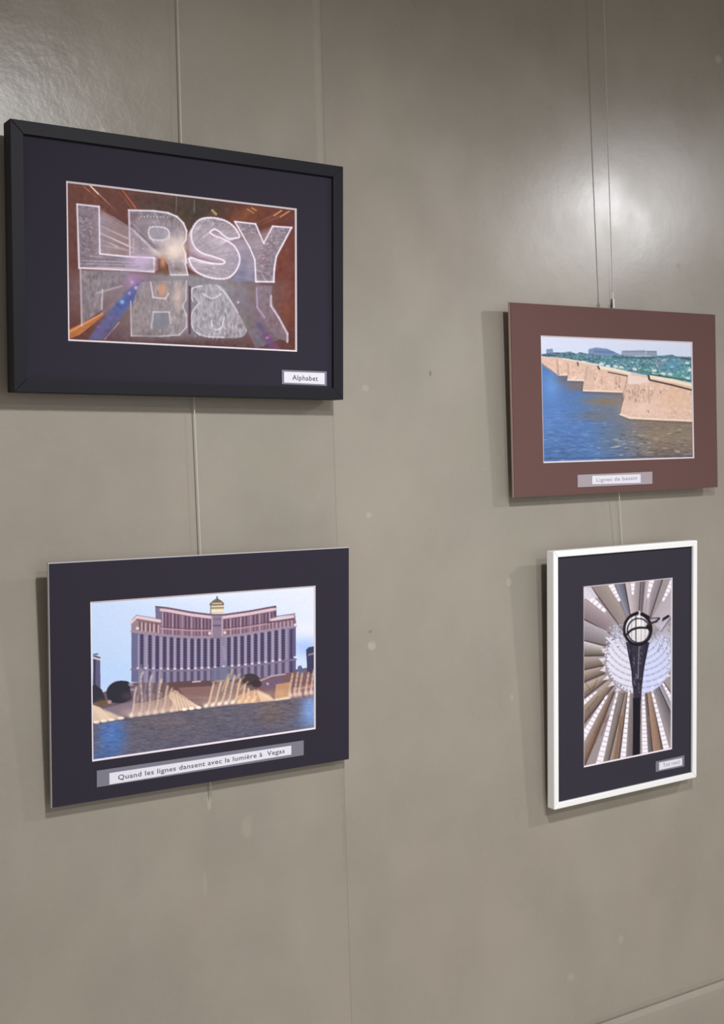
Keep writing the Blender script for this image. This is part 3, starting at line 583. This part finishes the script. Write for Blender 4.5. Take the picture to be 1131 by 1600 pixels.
def art_roof():
    c = Canvas(904, 896, 1058, 1208)
    X, Y = c.X, c.Y
    ex, ey = 999., 1029.
    c.a[:] = (158, 148, 148)
    # fan of panels: (angle of the dark seam, side), measured round the oculus, spokes in unsquashed space
    vp = (996., 1010.)
    def ray(p, q, w0, w1, col, al=1., soft=.7):
        (xa, ya), (xb, yb) = p, q
        d = math.hypot(xb-xa, yb-ya); nx, ny = -(yb-ya)/d, (xb-xa)/d
        c.poly([(xa+nx*w0/2, ya+ny*w0/2), (xb+nx*w1/2, yb+ny*w1/2), (xb-nx*w1/2, yb-ny*w1/2), (xa-nx*w0/2, ya-ny*w0/2)], col, al)
    # petals of the fan: outer and inner end of the lit edge, inner and outer end of the shaded edge, then both tones
    def petal(o1, i1, i2, o2, ca, cb, n=7):
        for k in range(n):
            t0, t1 = k/n, (k+1)/n+.02; e = (k+.5)/n
            P = lambda a, b, t: (a[0]+(b[0]-a[0])*t, a[1]+(b[1]-a[1])*t)
            c.poly([P(o1, o2, t0), P(i1, i2, t0), P(i1, i2, t1), P(o1, o2, t1)], tuple(ca[q]*(1-e)+cb[q]*e for q in range(3)))
        c.line([o2, i2], 1.6, (62, 54, 58), .8, .7)
    lil = (186, 180, 190)
    for pt in (((952, 914), (982, 962), (974, 984), (924, 916), (164, 152, 146), (142, 130, 128)), ((912, 934), (956, 962), (960, 993), (911, 966), (170, 156, 160), (132, 118, 122)), ((911, 968), (950, 986), (956, 1011), (911, 1000), (176, 168, 174), (126, 118, 122)),
               ((911, 1001), (943, 1010), (948, 1024), (911, 1025), (204, 198, 196), (104, 94, 88)), ((911, 1027), (936, 1027), (944, 1040), (911, 1047), (174, 160, 154), (112, 98, 90)), ((911, 1050), (938, 1042), (946, 1052), (911, 1067), (176, 162, 152), (110, 96, 88)), ((911, 1070), (944, 1056), (950, 1062), (911, 1093), (186, 170, 158), (122, 106, 96)),
               ((911, 1096), (953, 1064), (960, 1071), (911, 1134), (182, 166, 154), (116, 100, 92)), ((911, 1162), (951, 1084), (962, 1079), (914, 1198), (170, 154, 146), (118, 98, 88)), ((942, 1196), (968, 1082), (978, 1082), (952, 1190), (150, 142, 138), (122, 110, 104)), ((954, 1190), (978, 1082), (982, 1082), (968, 1186), (166, 150, 140), (132, 112, 102)),
               ((978, 1184), (985, 1082), (993, 1084), (990, 1182), (154, 146, 146), (116, 106, 106)), ((1011, 1178), (1006, 1080), (1012, 1078), (1022, 1176), (150, 144, 144), (96, 84, 84)), ((1022, 1176), (1012, 1078), (1019, 1076), (1036, 1172), (172, 150, 138), (140, 112, 96)), ((1052, 1166), (1022, 1072), (1028, 1066), (1052, 1120), (150, 142, 146), (112, 106, 112)),
               ((1052, 1116), (1028, 1066), (1034, 1060), (1052, 1086), (168, 162, 170), (132, 134, 150)), ((958, 912), (982, 962), (988, 968), (976, 906), (150, 150, 162), (104, 102, 114)), ((978, 906), (988, 968), (999, 964), (1003, 904), (198, 186, 190), (150, 140, 142)), ((1012, 904), (1003, 964), (1016, 968), (1038, 900), (186, 174, 178), (136, 126, 132)), ((1052, 904), (1018, 970), (1034, 986), (1052, 960), (178, 166, 172), (186, 178, 186))):
        petal(*pt)
    c.line([(1003, 964), (1007, 904)], 4, (92, 84, 90), .75, 1.2); c.line([(1012, 966), (1018, 904)], 3, (200, 190, 194), .5, 1.2)
    c.line([(984, 972), (970, 940), (962, 910)], 3, (110, 108, 122), .6, 1.2)
    for p in (((912, 1086), (930, 1072)), ((916, 1112), (936, 1088)), ((926, 1128), (920, 1106)), ((940, 1150), (952, 1118)), ((912, 1062), (924, 1080)), ((934, 1062), (926, 1080)), ((948, 1120), (930, 1146)), ((968, 1120), (958, 1160)), ((920, 1130), (934, 1112)), ((944, 1130), (960, 1112)), ((966, 1116), (972, 1150))): c.line(p, 1.3, (96, 82, 78), .55, .8)
    for p, col in ((((950, 1110), (930, 1160), (914, 1194)), (120, 88, 70)), (((972, 1120), (962, 1186)), (138, 98, 76)), (((1016, 1120), (1026, 1174)), (164, 122, 100)), (((964, 1100), (948, 1160)), (120, 110, 106)), (((986, 1110), (984, 1180)), (128, 120, 122))): c.line(p, 3, col, .7, 1.6)
    # strips of glass blocks
    def blocks(p, q, w0, w1, n):
        ray(p, q, w0, w1, (196, 188, 196))
        for k in range(n):
            t = (k+.5)/n; f = t**.9
            x, y = p[0]+(q[0]-p[0])*f, p[1]+(q[1]-p[1])*f; w = w0+(w1-w0)*f
            d = math.hypot(q[0]-p[0], q[1]-p[1]); ux, uy = (q[0]-p[0])/d, (q[1]-p[1])/d; s_ = d/n*.36
            c.poly([(x-ux*s_-uy*w*.45, y-uy*s_+ux*w*.45), (x+ux*s_-uy*w*.45, y+uy*s_+ux*w*.45), (x+ux*s_+uy*w*.45, y+uy*s_-ux*w*.45), (x-ux*s_+uy*w*.45, y-uy*s_-ux*w*.45)], (240, 234, 240), .95)
    blocks((948, 956), (908, 920), 5, 13, 7); blocks((970, 940), (953, 908), 4, 10, 6); blocks((990, 930), (990, 906), 3, 8, 4); blocks((1013, 935), (1020, 904), 3, 9, 4); blocks((1036, 940), (1052, 908), 3, 9, 5)
    c.poly([(912, 916), (925, 917), (936, 934), (912, 936)], (206, 200, 208), .9)
    blocks((950, 1086), (908, 1158), 3, 11, 11); blocks((966, 1080), (936, 1198), 2.5, 11, 14); blocks((984, 1078), (974, 1190), 3, 9, 14); blocks((1006, 1078), (1009, 1182), 4, 10, 16); blocks((1018, 1072), (1044, 1176), 3, 10, 14); blocks((934, 1080), (906, 1104), 2, 8, 5); blocks((1036, 1066), (1052, 1094), 3, 7, 5)
    # bright oculus
    d = np.sqrt(((X-ex)/52)**2+((Y-ey)/56)**2)
    inner = np.clip((1-d)*22, 0, 1)
    sect = np.clip((Y-(1000+np.abs(X-ex)*-.5))/20, 0, 1)
    colr = np.where((X > 1003)[..., None], np.array((206, 212, 240)), np.array((220, 218, 230)))
    c.mix(inner*sect*.96, colr)
    c.blob(1042, 1010, 18, 40, (204, 206, 226), .8); c.blob(965, 992, 16, 18, (188, 188, 206), .7)
    for P in ([(934, 1012), (950, 1010), (948, 1024)], [(930, 1027), (948, 1024), (944, 1040)], [(932, 1050), (946, 1038), (948, 1052)], [(936, 1066), (950, 1052), (954, 1064)], [(944, 1078), (956, 1062), (964, 1072)], [(956, 1084), (964, 1072), (974, 1080)], [(940, 992), (958, 992), (956, 1010)], [(1030, 1072), (1024, 1062), (1042, 1058)], [(1042, 1062), (1040, 1050), (1052, 1056)]): c.poly([((q[0]*.62+(P[1][0]+P[2][0])*.19), (q[1]*.62+(P[1][1]+P[2][1])*.19)) for q in P], (226, 220, 230), .8)
    for a in np.linspace(1.5, 4.3, 26): c.disc(ex+50*math.cos(a), ey+52*math.sin(a), 1.2, 1.2, (96, 92, 110), .7)
    rr = np.hypot(X-1000, (Y-985)*.92)
    ring = .5+.5*np.cos(rr*2*math.pi/8.2)
    c.mix(inner*sect*np.clip(ring-.55, 0, 1)*1.1*np.where(np.sin(np.arctan2(Y-985, X-1000)*46) > -.5, 1, .5), (140, 142, 166))
    rnd = np.random.RandomState(4)
    for k in range(70):
        a = rnd.uniform(0, 6.28); r_ = rnd.uniform(.88, 1.1)
        x, y = ex+52*r_*math.cos(a), ey+56*r_*math.sin(a)
        if y > 990: c.disc(x, y, 1.2, 1.2, (120, 116, 136) if k % 3 else (250, 248, 252), .7)
    for k in range(46):
        x, y = rnd.uniform(1018, 1050), rnd.uniform(965, 1020)
        c.line([(x, y), (x+1.4, y+2.4)], 1.2, (118, 116, 134), .55, .7)
    for k in range(50):
        x, y = rnd.uniform(952, 982), rnd.uniform(975, 1012); c.disc(x, y, 1.1, 1.1, (112, 110, 132) if k % 2 else (240, 238, 246), .6)
    # mast
    c.poly([(979, 1003), (1016, 1003), (1006, 1050), (1002, 1100), (1001, 1178), (991, 1181), (992, 1100), (988, 1050)], (64, 60, 74), .98)
    for k in range(46):
        t = rnd.rand(); y = 1005+t*75; w = 15-11*t
        x = 997+rnd.uniform(-w, w); c.line([(x, y), (x+rnd.uniform(-1.5, 1.5), y+rnd.uniform(1, 4))], 1.3, rnd.choice([0, 1]) and (150, 148, 168) or (40, 36, 50), .55)
    c.poly([(990, 1090), (1001, 1090), (1001, 1178), (990, 1182)], (38, 32, 44), .95)
    c.line([(986, 1002), (990, 1070)], 2, (46, 42, 56), .8); c.line([(1012, 1002), (1003, 1070)], 2.4, (44, 40, 54), .8)
    c.line([(1000, 1002), (998, 1060)], 1.4, (180, 176, 192), .6)
    # ring on the mast
    c.disc(996.5, 982.5, 18, 22, (216, 212, 214)); c.blob(1002, 978, 14, 16, (226, 224, 220), .8)
    for x in (988, 995, 1003, 1009): c.line([(x, 964), (x, 1003)], 1.2, (150, 146, 150), .7)
    c.line([(994.6, 962), (994.6, 1004)], 1.6, (66, 60, 66), .8); c.line([(1000, 962), (1001, 975)], 2, (240, 238, 240), .8)
    th = np.linspace(0, 2*math.pi, 48)
    c.line([(997.5+21*math.cos(a), 983+24*math.sin(a)) for a in th], 3.6, (30, 26, 34), .96, .8)
    c.line([(999+17.5*math.cos(a), 985+19*math.sin(a)) for a in th], 2, (58, 54, 66), .85, .8)
    c.line(smooth([(981, 991), (988, 984), (1000, 980.5), (1014, 981)], 5, False), 3., (38, 34, 42), .95, .7)
    c.line([(1000, 956), (1000, 964)], 3.4, (226, 220, 224), .9, .7)
    for p in ([(988, 961.5), (997, 957.5)], [(1005, 959), (1014, 964)]): c.line(p, 4.4, (20, 17, 24), .97, .8)
    c.line([(1013, 978), (1017, 984)], 5, (24, 20, 28), .9); c.line([(1016, 974), (1026, 971), (1031, 966)], 3, (46, 42, 52), .9); c.line([(1018, 966), (1030, 965)], 1.6, (60, 56, 66), .8); c.line([(1038, 967), (1045, 962.5)], 4, (30, 26, 36), .95); c.line([(1036, 970), (1039, 966)], 2, (60, 56, 66), .8)
    c.line([(977, 976), (976, 992)], 3, (54, 50, 62), .8, 1)
    c.a += (c.noise(3, 71, 1, 1))[..., None]
    c.a = (c.a-150)*1.18+148
    return c

def sample_canvas(c, quad, nu, nv):
    """colours of an nu x nv lattice laid over the quad (TL, TR, BR, BL) of the sketch; rows run top to bottom"""
    A = []; b = []
    for (u, v), (x, y) in zip(((0, 0), (1, 0), (1, 1), (0, 1)), quad):
        A += [[u, v, 1, 0, 0, 0, -u*x, -v*x], [0, 0, 0, u, v, 1, -u*y, -v*y]]; b += [x, y]
    h = np.append(np.linalg.solve(np.array(A, float), np.array(b, float)), 1).reshape(3, 3)
    V, U = np.meshgrid(np.linspace(0, 1, nv), np.linspace(0, 1, nu), indexing='ij')
    q = np.stack([U, V, np.ones_like(U)], -1)@h.T
    x = (q[..., 0]/q[..., 2]-c.x0)*SS-.5; y = (q[..., 1]/q[..., 2]-c.y0)*SS-.5
    x = np.clip(x, 0, c.w-1.001); y = np.clip(y, 0, c.h-1.001)
    ix, iy = x.astype(int), y.astype(int); tx, ty = (x-ix)[..., None], (y-iy)[..., None]
    a = np.clip(c.a, 0, 255)
    o = a[iy, ix]*(1-tx)*(1-ty)+a[iy, ix+1]*tx*(1-ty)+a[iy+1, ix]*(1-tx)*ty+a[iy+1, ix+1]*tx*ty
    o = o/255.
    return np.where(o <= .04045, o/12.92, ((o+.055)/1.055)**2.4)

# ------------------------------------------------------------------ hung photographs
m_black_frame = mat('black_lacquer', srgb(30, 30, 36), .5, .16, .05, 200)
m_white_frame = mat('white_lacquer', srgb(246, 245, 243), .4, .4, .01, 100)
m_black_mat = mat('black_card', srgb(49, 45, 56), .8, .12, .05, 700, .15)
m_black_mat2 = mat('black_card_soft', srgb(54, 51, 61), .8, .12, .05, 700, .15)
m_brown_mat = mat('brown_card', srgb(105, 78, 74), .85, .1, .05, 500, .15)
m_core = mat('card_core', srgb(226, 216, 220), .8, .2, .03, 400)
m_edge = mat('foam_board', srgb(198, 194, 196), .7, .3, .03, 300)
m_edge_brown = mat('foam_board_warm', srgb(176, 152, 138), .7, .3, .03, 300)
m_back = mat('backing_card', srgb(96, 84, 70), .9, .1, .05, 120)
m_holder = mat('grey_plastic', srgb(122, 121, 134), .35, .5, .04, 200)
m_holder_pale = mat('pale_plastic', srgb(166, 154, 160), .35, .5, .04, 200)
m_paper = mat('caption_paper', srgb(228, 225, 234), .8, .2, .01, 300)
def ink(name, v): return mat(name, srgb(*v), .8, .2, .02, 300)
m_ink = ink('caption_ink', (88, 88, 96)); m_ink_soft = ink('caption_ink_faint', (160, 156, 164))
def print_material():
    m = bpy.data.materials.new('photo_print'); m.use_nodes = True; nt = m.node_tree; b = nt.nodes['Principled BSDF']
    a = nt.nodes.new('ShaderNodeAttribute'); a.attribute_name = 'print'
    nt.links.new(a.outputs['Color'], b.inputs['Base Color']); b.inputs['Roughness'].default_value = .55; b.inputs['Specular IOR Level'].default_value = .25
    return m
m_print = print_material()
def print_mesh(parent, rect, y, canvas, quad, nu, nv):
    x0, x1, z0, z1 = rect
    colr = sample_canvas(canvas, quad, nu, nv).reshape(-1, 3)
    Z, X = np.meshgrid(np.linspace(z1, z0, nv), np.linspace(x0, x1, nu), indexing='ij')
    co = np.stack([X, np.full_like(X, y), Z], -1).reshape(-1, 3).astype(np.float32)
    idx = np.arange(nu*nv).reshape(nv, nu)
    q = np.stack([idx[:-1, :-1], idx[1:, :-1], idx[1:, 1:], idx[:-1, 1:]], -1).reshape(-1, 4)
    me = bpy.data.meshes.new('photo_print'); me.vertices.add(len(co)); me.vertices.foreach_set('co', co.ravel())
    me.loops.add(q.size); me.loops.foreach_set('vertex_index', q.ravel().astype(np.int32))
    me.polygons.add(len(q)); me.polygons.foreach_set('loop_start', np.arange(0, q.size, 4, dtype=np.int32)); me.polygons.foreach_set('loop_total', np.full(len(q), 4, np.int32))
    me.update(calc_edges=True)
    at = me.color_attributes.new('print', 'FLOAT_COLOR', 'POINT')
    at.data.foreach_set('color', np.concatenate([colr, np.ones((len(colr), 1))], 1).astype(np.float32).ravel())
    me.materials.append(m_print)
    o = bpy.data.objects.new('photo_print', me); col.objects.link(o); o.parent = parent
    return o
def mat_board(parent, w, h, op, y, m, th=.0018, bw=.0026):
    """card with a window cut at 45 degrees; the pale core of the cut is its own piece"""
    x0, x1, z0, z1 = op
    O = [(-w/2, h/2), (w/2, h/2), (w/2, -h/2), (-w/2, -h/2)]; I = [(x0, z1), (x1, z1), (x1, z0), (x0, z0)]
    J = [(x0+bw, z1-bw), (x1-bw, z1-bw), (x1-bw, z0+bw), (x0+bw, z0+bw)]
    v = [(a, y, b) for a, b in O]+[(a, y, b) for a, b in I]+[(a, y+th, b) for a, b in O]+[(a, y+th, b) for a, b in I]
    f = []
    for i in range(4):
        j = (i+1) % 4
        f += [(i, j, 4+j, 4+i), (8+i, 12+i, 12+j, 8+j), (i, 8+i, 8+j, j), (4+i, 4+j, 12+j, 12+i)]
    o = mesh_obj('mat_board', v, f, m, parent)
    v = [(a, y+.0001, b) for a, b in I]+[(a, y+th, b) for a, b in J]+[(a, y+th, b) for a, b in I]
    f = []
    for i in range(4):
        j = (i+1) % 4; f += [(i, j, 4+j, 4+i), (4+i, 4+j, 8+j, 8+i)]
    k = mesh_obj('mat_bevel', v, f, m_core, o); k['label'] = 'pale bevelled window edge'
    return o
def frame(parent, w, h, fw, depth, m, bev=.0008):
    X, Z = w/2, h/2; x, z = X-fw, Z-fw
    for pts in ([(-X, Z), (X, Z), (x, z), (-x, z)], [(X, Z), (X, -Z), (x, -z), (x, z)], [(X, -Z), (-X, -Z), (-x, -z), (x, -z)], [(-X, -Z), (-X, Z), (-x, z), (-x, -z)]):
        bm_obj('frame_rail', prism(pts, 0, depth, bev, 2), m, parent)
def caption(parent, hold, paper, y, text, m_hold, m_ink_, fit, label, pad=(.0, .0)):
    h = bm_obj('caption_holder', prism(hold, y-.0009, y-.00005), m_hold, parent); h['label'] = label
    bm_obj('caption_paper', prism(paper, y-.0012, y-.0010), m_paper, h)
    cu = bpy.data.curves.new('caption_text', 'FONT'); cu.body = text; cu.size = 1.; cu.extrude = 0.; cu.align_x = 'LEFT'; cu.space_character = 1.08; cu.resolution_u = 3; cu.offset = .012
    tmp = bpy.data.objects.new('caption_text', cu); col.objects.link(tmp)
    dg = bpy.context.evaluated_depsgraph_get(); dg.update()
    me = bpy.data.meshes.new_from_object(tmp.evaluated_get(dg)); bpy.data.objects.remove(tmp, do_unlink=True)
    co = np.empty(len(me.vertices)*3, np.float32); me.vertices.foreach_get('co', co); co = co.reshape(-1, 3)
    lo, hi = co.min(0), co.max(0)
    (xa, za), (xb, zb), size = fit       # baseline start, baseline end, cap height
    s = (xb-xa)/(hi[0]-lo[0]); sz = size/.72
    U = (co[:, 0]-lo[0])*s; out = np.stack([xa+U, np.full(len(U), y-.0013), za+(zb-za)*U/(xb-xa)+co[:, 1]*sz], -1).astype(np.float32)
    me.vertices.foreach_set('co', out.ravel()); me.update(); me.materials.clear(); me.materials.append(m_ink_)
    me.name = 'caption_text'; o = bpy.data.objects.new('caption_text', me); col.objects.link(o); o.parent = h
    return h
def picture(name, label, fit):
    w, h, cx, cz, tilt, roll, yaw, y = fit
    e = bpy.data.objects.new(name, None); col.objects.link(e); e.empty_display_size = .05
    e.rotation_mode = 'YXZ'; e.rotation_euler = (tilt, roll, yaw); e.location = (cx, y, cz)
    return tag(e, label, 'picture', 'photographs hung on wires along the concrete wall')
def rect(x0, x1, z0, z1): return [(x0, z1), (x1, z1), (x1, z0), (x0, z0)]

# sizes, places and the slight forward lean of the four: w, h, x, z, lean, turn in plane, swing, depth of the front
P1 = (.5644, .3928, .8185, 1.8614, .0506, .0036, -.0026, -.0519)
P2 = (.5242, .3671, .8417, 1.2282, .0513, .0033, .0006, -.0294)
P3 = (.5617, .3669, 1.7642, 1.6748, .0256, -.0134, -.0005, -.0308)
P4 = (.3968, .5000, 1.7530, 1.1343, .0459, -.0081, .0026, -.0435)

# 1. letters drawn in light, deep black frame
p = picture('framed_photograph', 'black box-framed photograph of four glowing outlined letters, upper left on the wall', P1)
frame(p, P1[0], P1[1], .0195, .032, m_black_frame)
op = (-.1978, .1951, -.1180, .1184)
mat_board(p, P1[0]-.034, P1[1]-.034, op, .006, m_black_mat)
print_mesh(p, op, .0079, art_letters(), [(103.6, 283), (463, 325), (464.7, 550.5), (106.5, 531.5)], 460, 300)
bm_obj('backing_board', prism(rect(-.262, .262, -.176, .176), .0084, .026), m_back, p)
caption(p, [(.1656, -.1491), (.2521, -.1490), (.2521, -.1734), (.1656, -.1727)], [(.1695, -.1520), (.2478, -.1519), (.2478, -.1708), (.1695, -.1700)], .006, 'Alphabet', m_holder, m_ink, ((.1850, -.1650), (.2345, -.1656), .0085), 'grey caption holder reading Alphabet')

# 2. hotel behind fountains, frameless black card
p = picture('mounted_photograph', 'frameless black-matted photograph of a curved hotel behind lit fountains, lower left on the wall', P2)
op = (-.1998, .1957, -.1223, .1228)
mat_board(p, P2[0], P2[1], op, 0., m_black_mat)
bm_obj('backing_board', prism(rect(-P2[0]/2-.0011, P2[0]/2+.0011, -P2[1]/2-.0006, P2[1]/2+.0011), .0019, .008), m_edge, p)
print_mesh(p, op, .00185, art_hotel(), [(140.5, 940), (493, 915.4), (493.2, 1139.3), (144.6, 1190)], 450, 310)
caption(p, [(-.1930, -.1372), (.1714, -.1385), (.1713, -.1637), (-.1932, -.1627)], [(-.1731, -.1437), (.1472, -.1440), (.1472, -.1592), (-.1731, -.1614)], 0., 'Quand les lignes dansent avec la lumière à  Vegas', m_holder, m_ink, ((-.1590, -.1563), (.1345, -.1546), .0078), 'grey caption strip with a line of French text')

# 3. river piers, brown card
p = picture('mounted_photograph', 'frameless brown-matted photograph of stone piers stepping along a river, upper right on the wall', P3)
op = (-.2078, .2101, -.1203, .1240)
mat_board(p, P3[0], P3[1], op, 0., m_brown_mat)
bm_obj('backing_board', prism(rect(-P3[0]/2-.0008, P3[0]/2+.0008, -P3[1]/2-.0006, P3[1]/2+.0008), .0019, .0065), m_edge_brown, p)
print_mesh(p, op, .00185, art_river(), [(843, 524.4), (1082, 533.6), (1084.4, 716.6), (850.8, 722.7)], 360, 280)
caption(p, [(-.1211, -.1457), (.0843, -.1452), (.0839, -.1701), (-.1215, -.1701)], [(-.0829, -.1488), (.0503, -.1494), (.0501, -.1668), (-.0831, -.1652)], 0., 'Lignes de bassin', m_holder_pale, m_ink_soft, ((-.0720, -.1608), (.0400, -.1600), .0075), 'pale caption strip')

# 4. radial roof with a mast, white frame
p = picture('framed_photograph', 'white-framed upright photograph of a fan-shaped roof round a dark mast, lower right on the wall', P4)
frame(p, P4[0], P4[1], .0120, .020, m_white_frame, .0015)
op = (-.1168, .1299, -.1807, .1767)
mat_board(p, P4[0]-.020, P4[1]-.020, op, .005, m_black_mat2)
print_mesh(p, op, .0069, art_roof(), [(912, 916), (1050.5, 902.5), (1050, 1169.4), (911.6, 1200.4)], 240, 420)
bm_obj('backing_board', prism(rect(-.187, .187, -.238, .238), .0074, .016), m_back, p)
caption(p, [(.0815, -.1994), (.1654, -.1989), (.1655, -.2224), (.0815, -.2210)], [(.0907, -.2028), (.1587, -.2032), (.1587, -.2187), (.0908, -.2184)], .005, 'Toit rond', m_holder, m_ink_soft, ((.1020, -.2135), (.1500, -.2140), .0080), 'grey caption holder')

# ------------------------------------------------------------------ hanging wires
m_wire = mat('nylon_wire', srgb(196, 190, 178), .3, .5, .02, 50)
m_clip = mat('white_crimp', srgb(226, 222, 214), .4, .5, .02, 50)
m_hook = mat('dark_hook', srgb(58, 50, 44), .45, .5, .05, 80)
def wire(label, pts, r, extra):
    e = bpy.data.objects.new('hanging_wire', None); col.objects.link(e); e.location = pts[-1]; e.empty_display_size = .02
    tag(e, label, 'wire', 'wires the photographs hang from')
    o = Vector(pts[-1])
    bm = bmesh.new(); tube(bm, [Vector(q)-o for q in pts], r, 8)
    s = bm_obj('cord', bm, m_wire, e)
    for f in s.data.polygons: f.use_smooth = True
    for nm, q, rr, m in extra:
        bm = bmesh.new(); tube(bm, [Vector(a)-o for a in q], rr, 8); bm_obj(nm, bm, m, e)
    return e
wire('thin pale wire down the left, carrying the letters and the hotel photographs', [(.832, -.008, 2.9), (.8306, -.008, 2.304), (.8296, -.008, 2.084), (.834, -.008, 1.85), (.8372, -.008, 1.667), (.8385, -.008, 1.56), (.8401, -.008, 1.419), (.843, -.008, 1.2), (.8454, -.008, 1.0175)], .00095,
     [('hook', [(.8296, -.0095, 2.0), (.8300, -.0155, 1.985), (.8304, -.012, 1.975)], .0014, m_hook), ('hook', [(.842, -.0095, 1.36), (.8424, -.0125, 1.345), (.8426, -.0105, 1.335)], .0012, m_hook)])
wire('thin pale wire down the right with a white crimp above the brown-matted photograph', [(1.7500, -.027, 2.9), (1.7536, -.024, 2.477), (1.7564, -.022, 2.171), (1.7609, -.020, 1.864), (1.7655, -.0165, 1.67), (1.7688, -.014, 1.49), (1.7758, -.012, 1.385), (1.777, -.012, 1.31)], .00095,
     [('crimp', [(1.7600, -.0203, 1.893), (1.7606, -.0202, 1.880), (1.7607, -.0202, 1.8795), (1.7612, -.020, 1.862)], [.0013, .0013, .0027, .0027], m_clip),
      ('hook', [(1.7575, -.0195, 1.8800), (1.7570, -.0195, 1.8660), (1.7535, -.0215, 1.8600)], [.0014, .0022, .0022], m_hook),
      ('hook', [(1.777, -.0125, 1.335), (1.777, -.024, 1.325), (1.777, -.026, 1.335)], .0014, m_hook)])
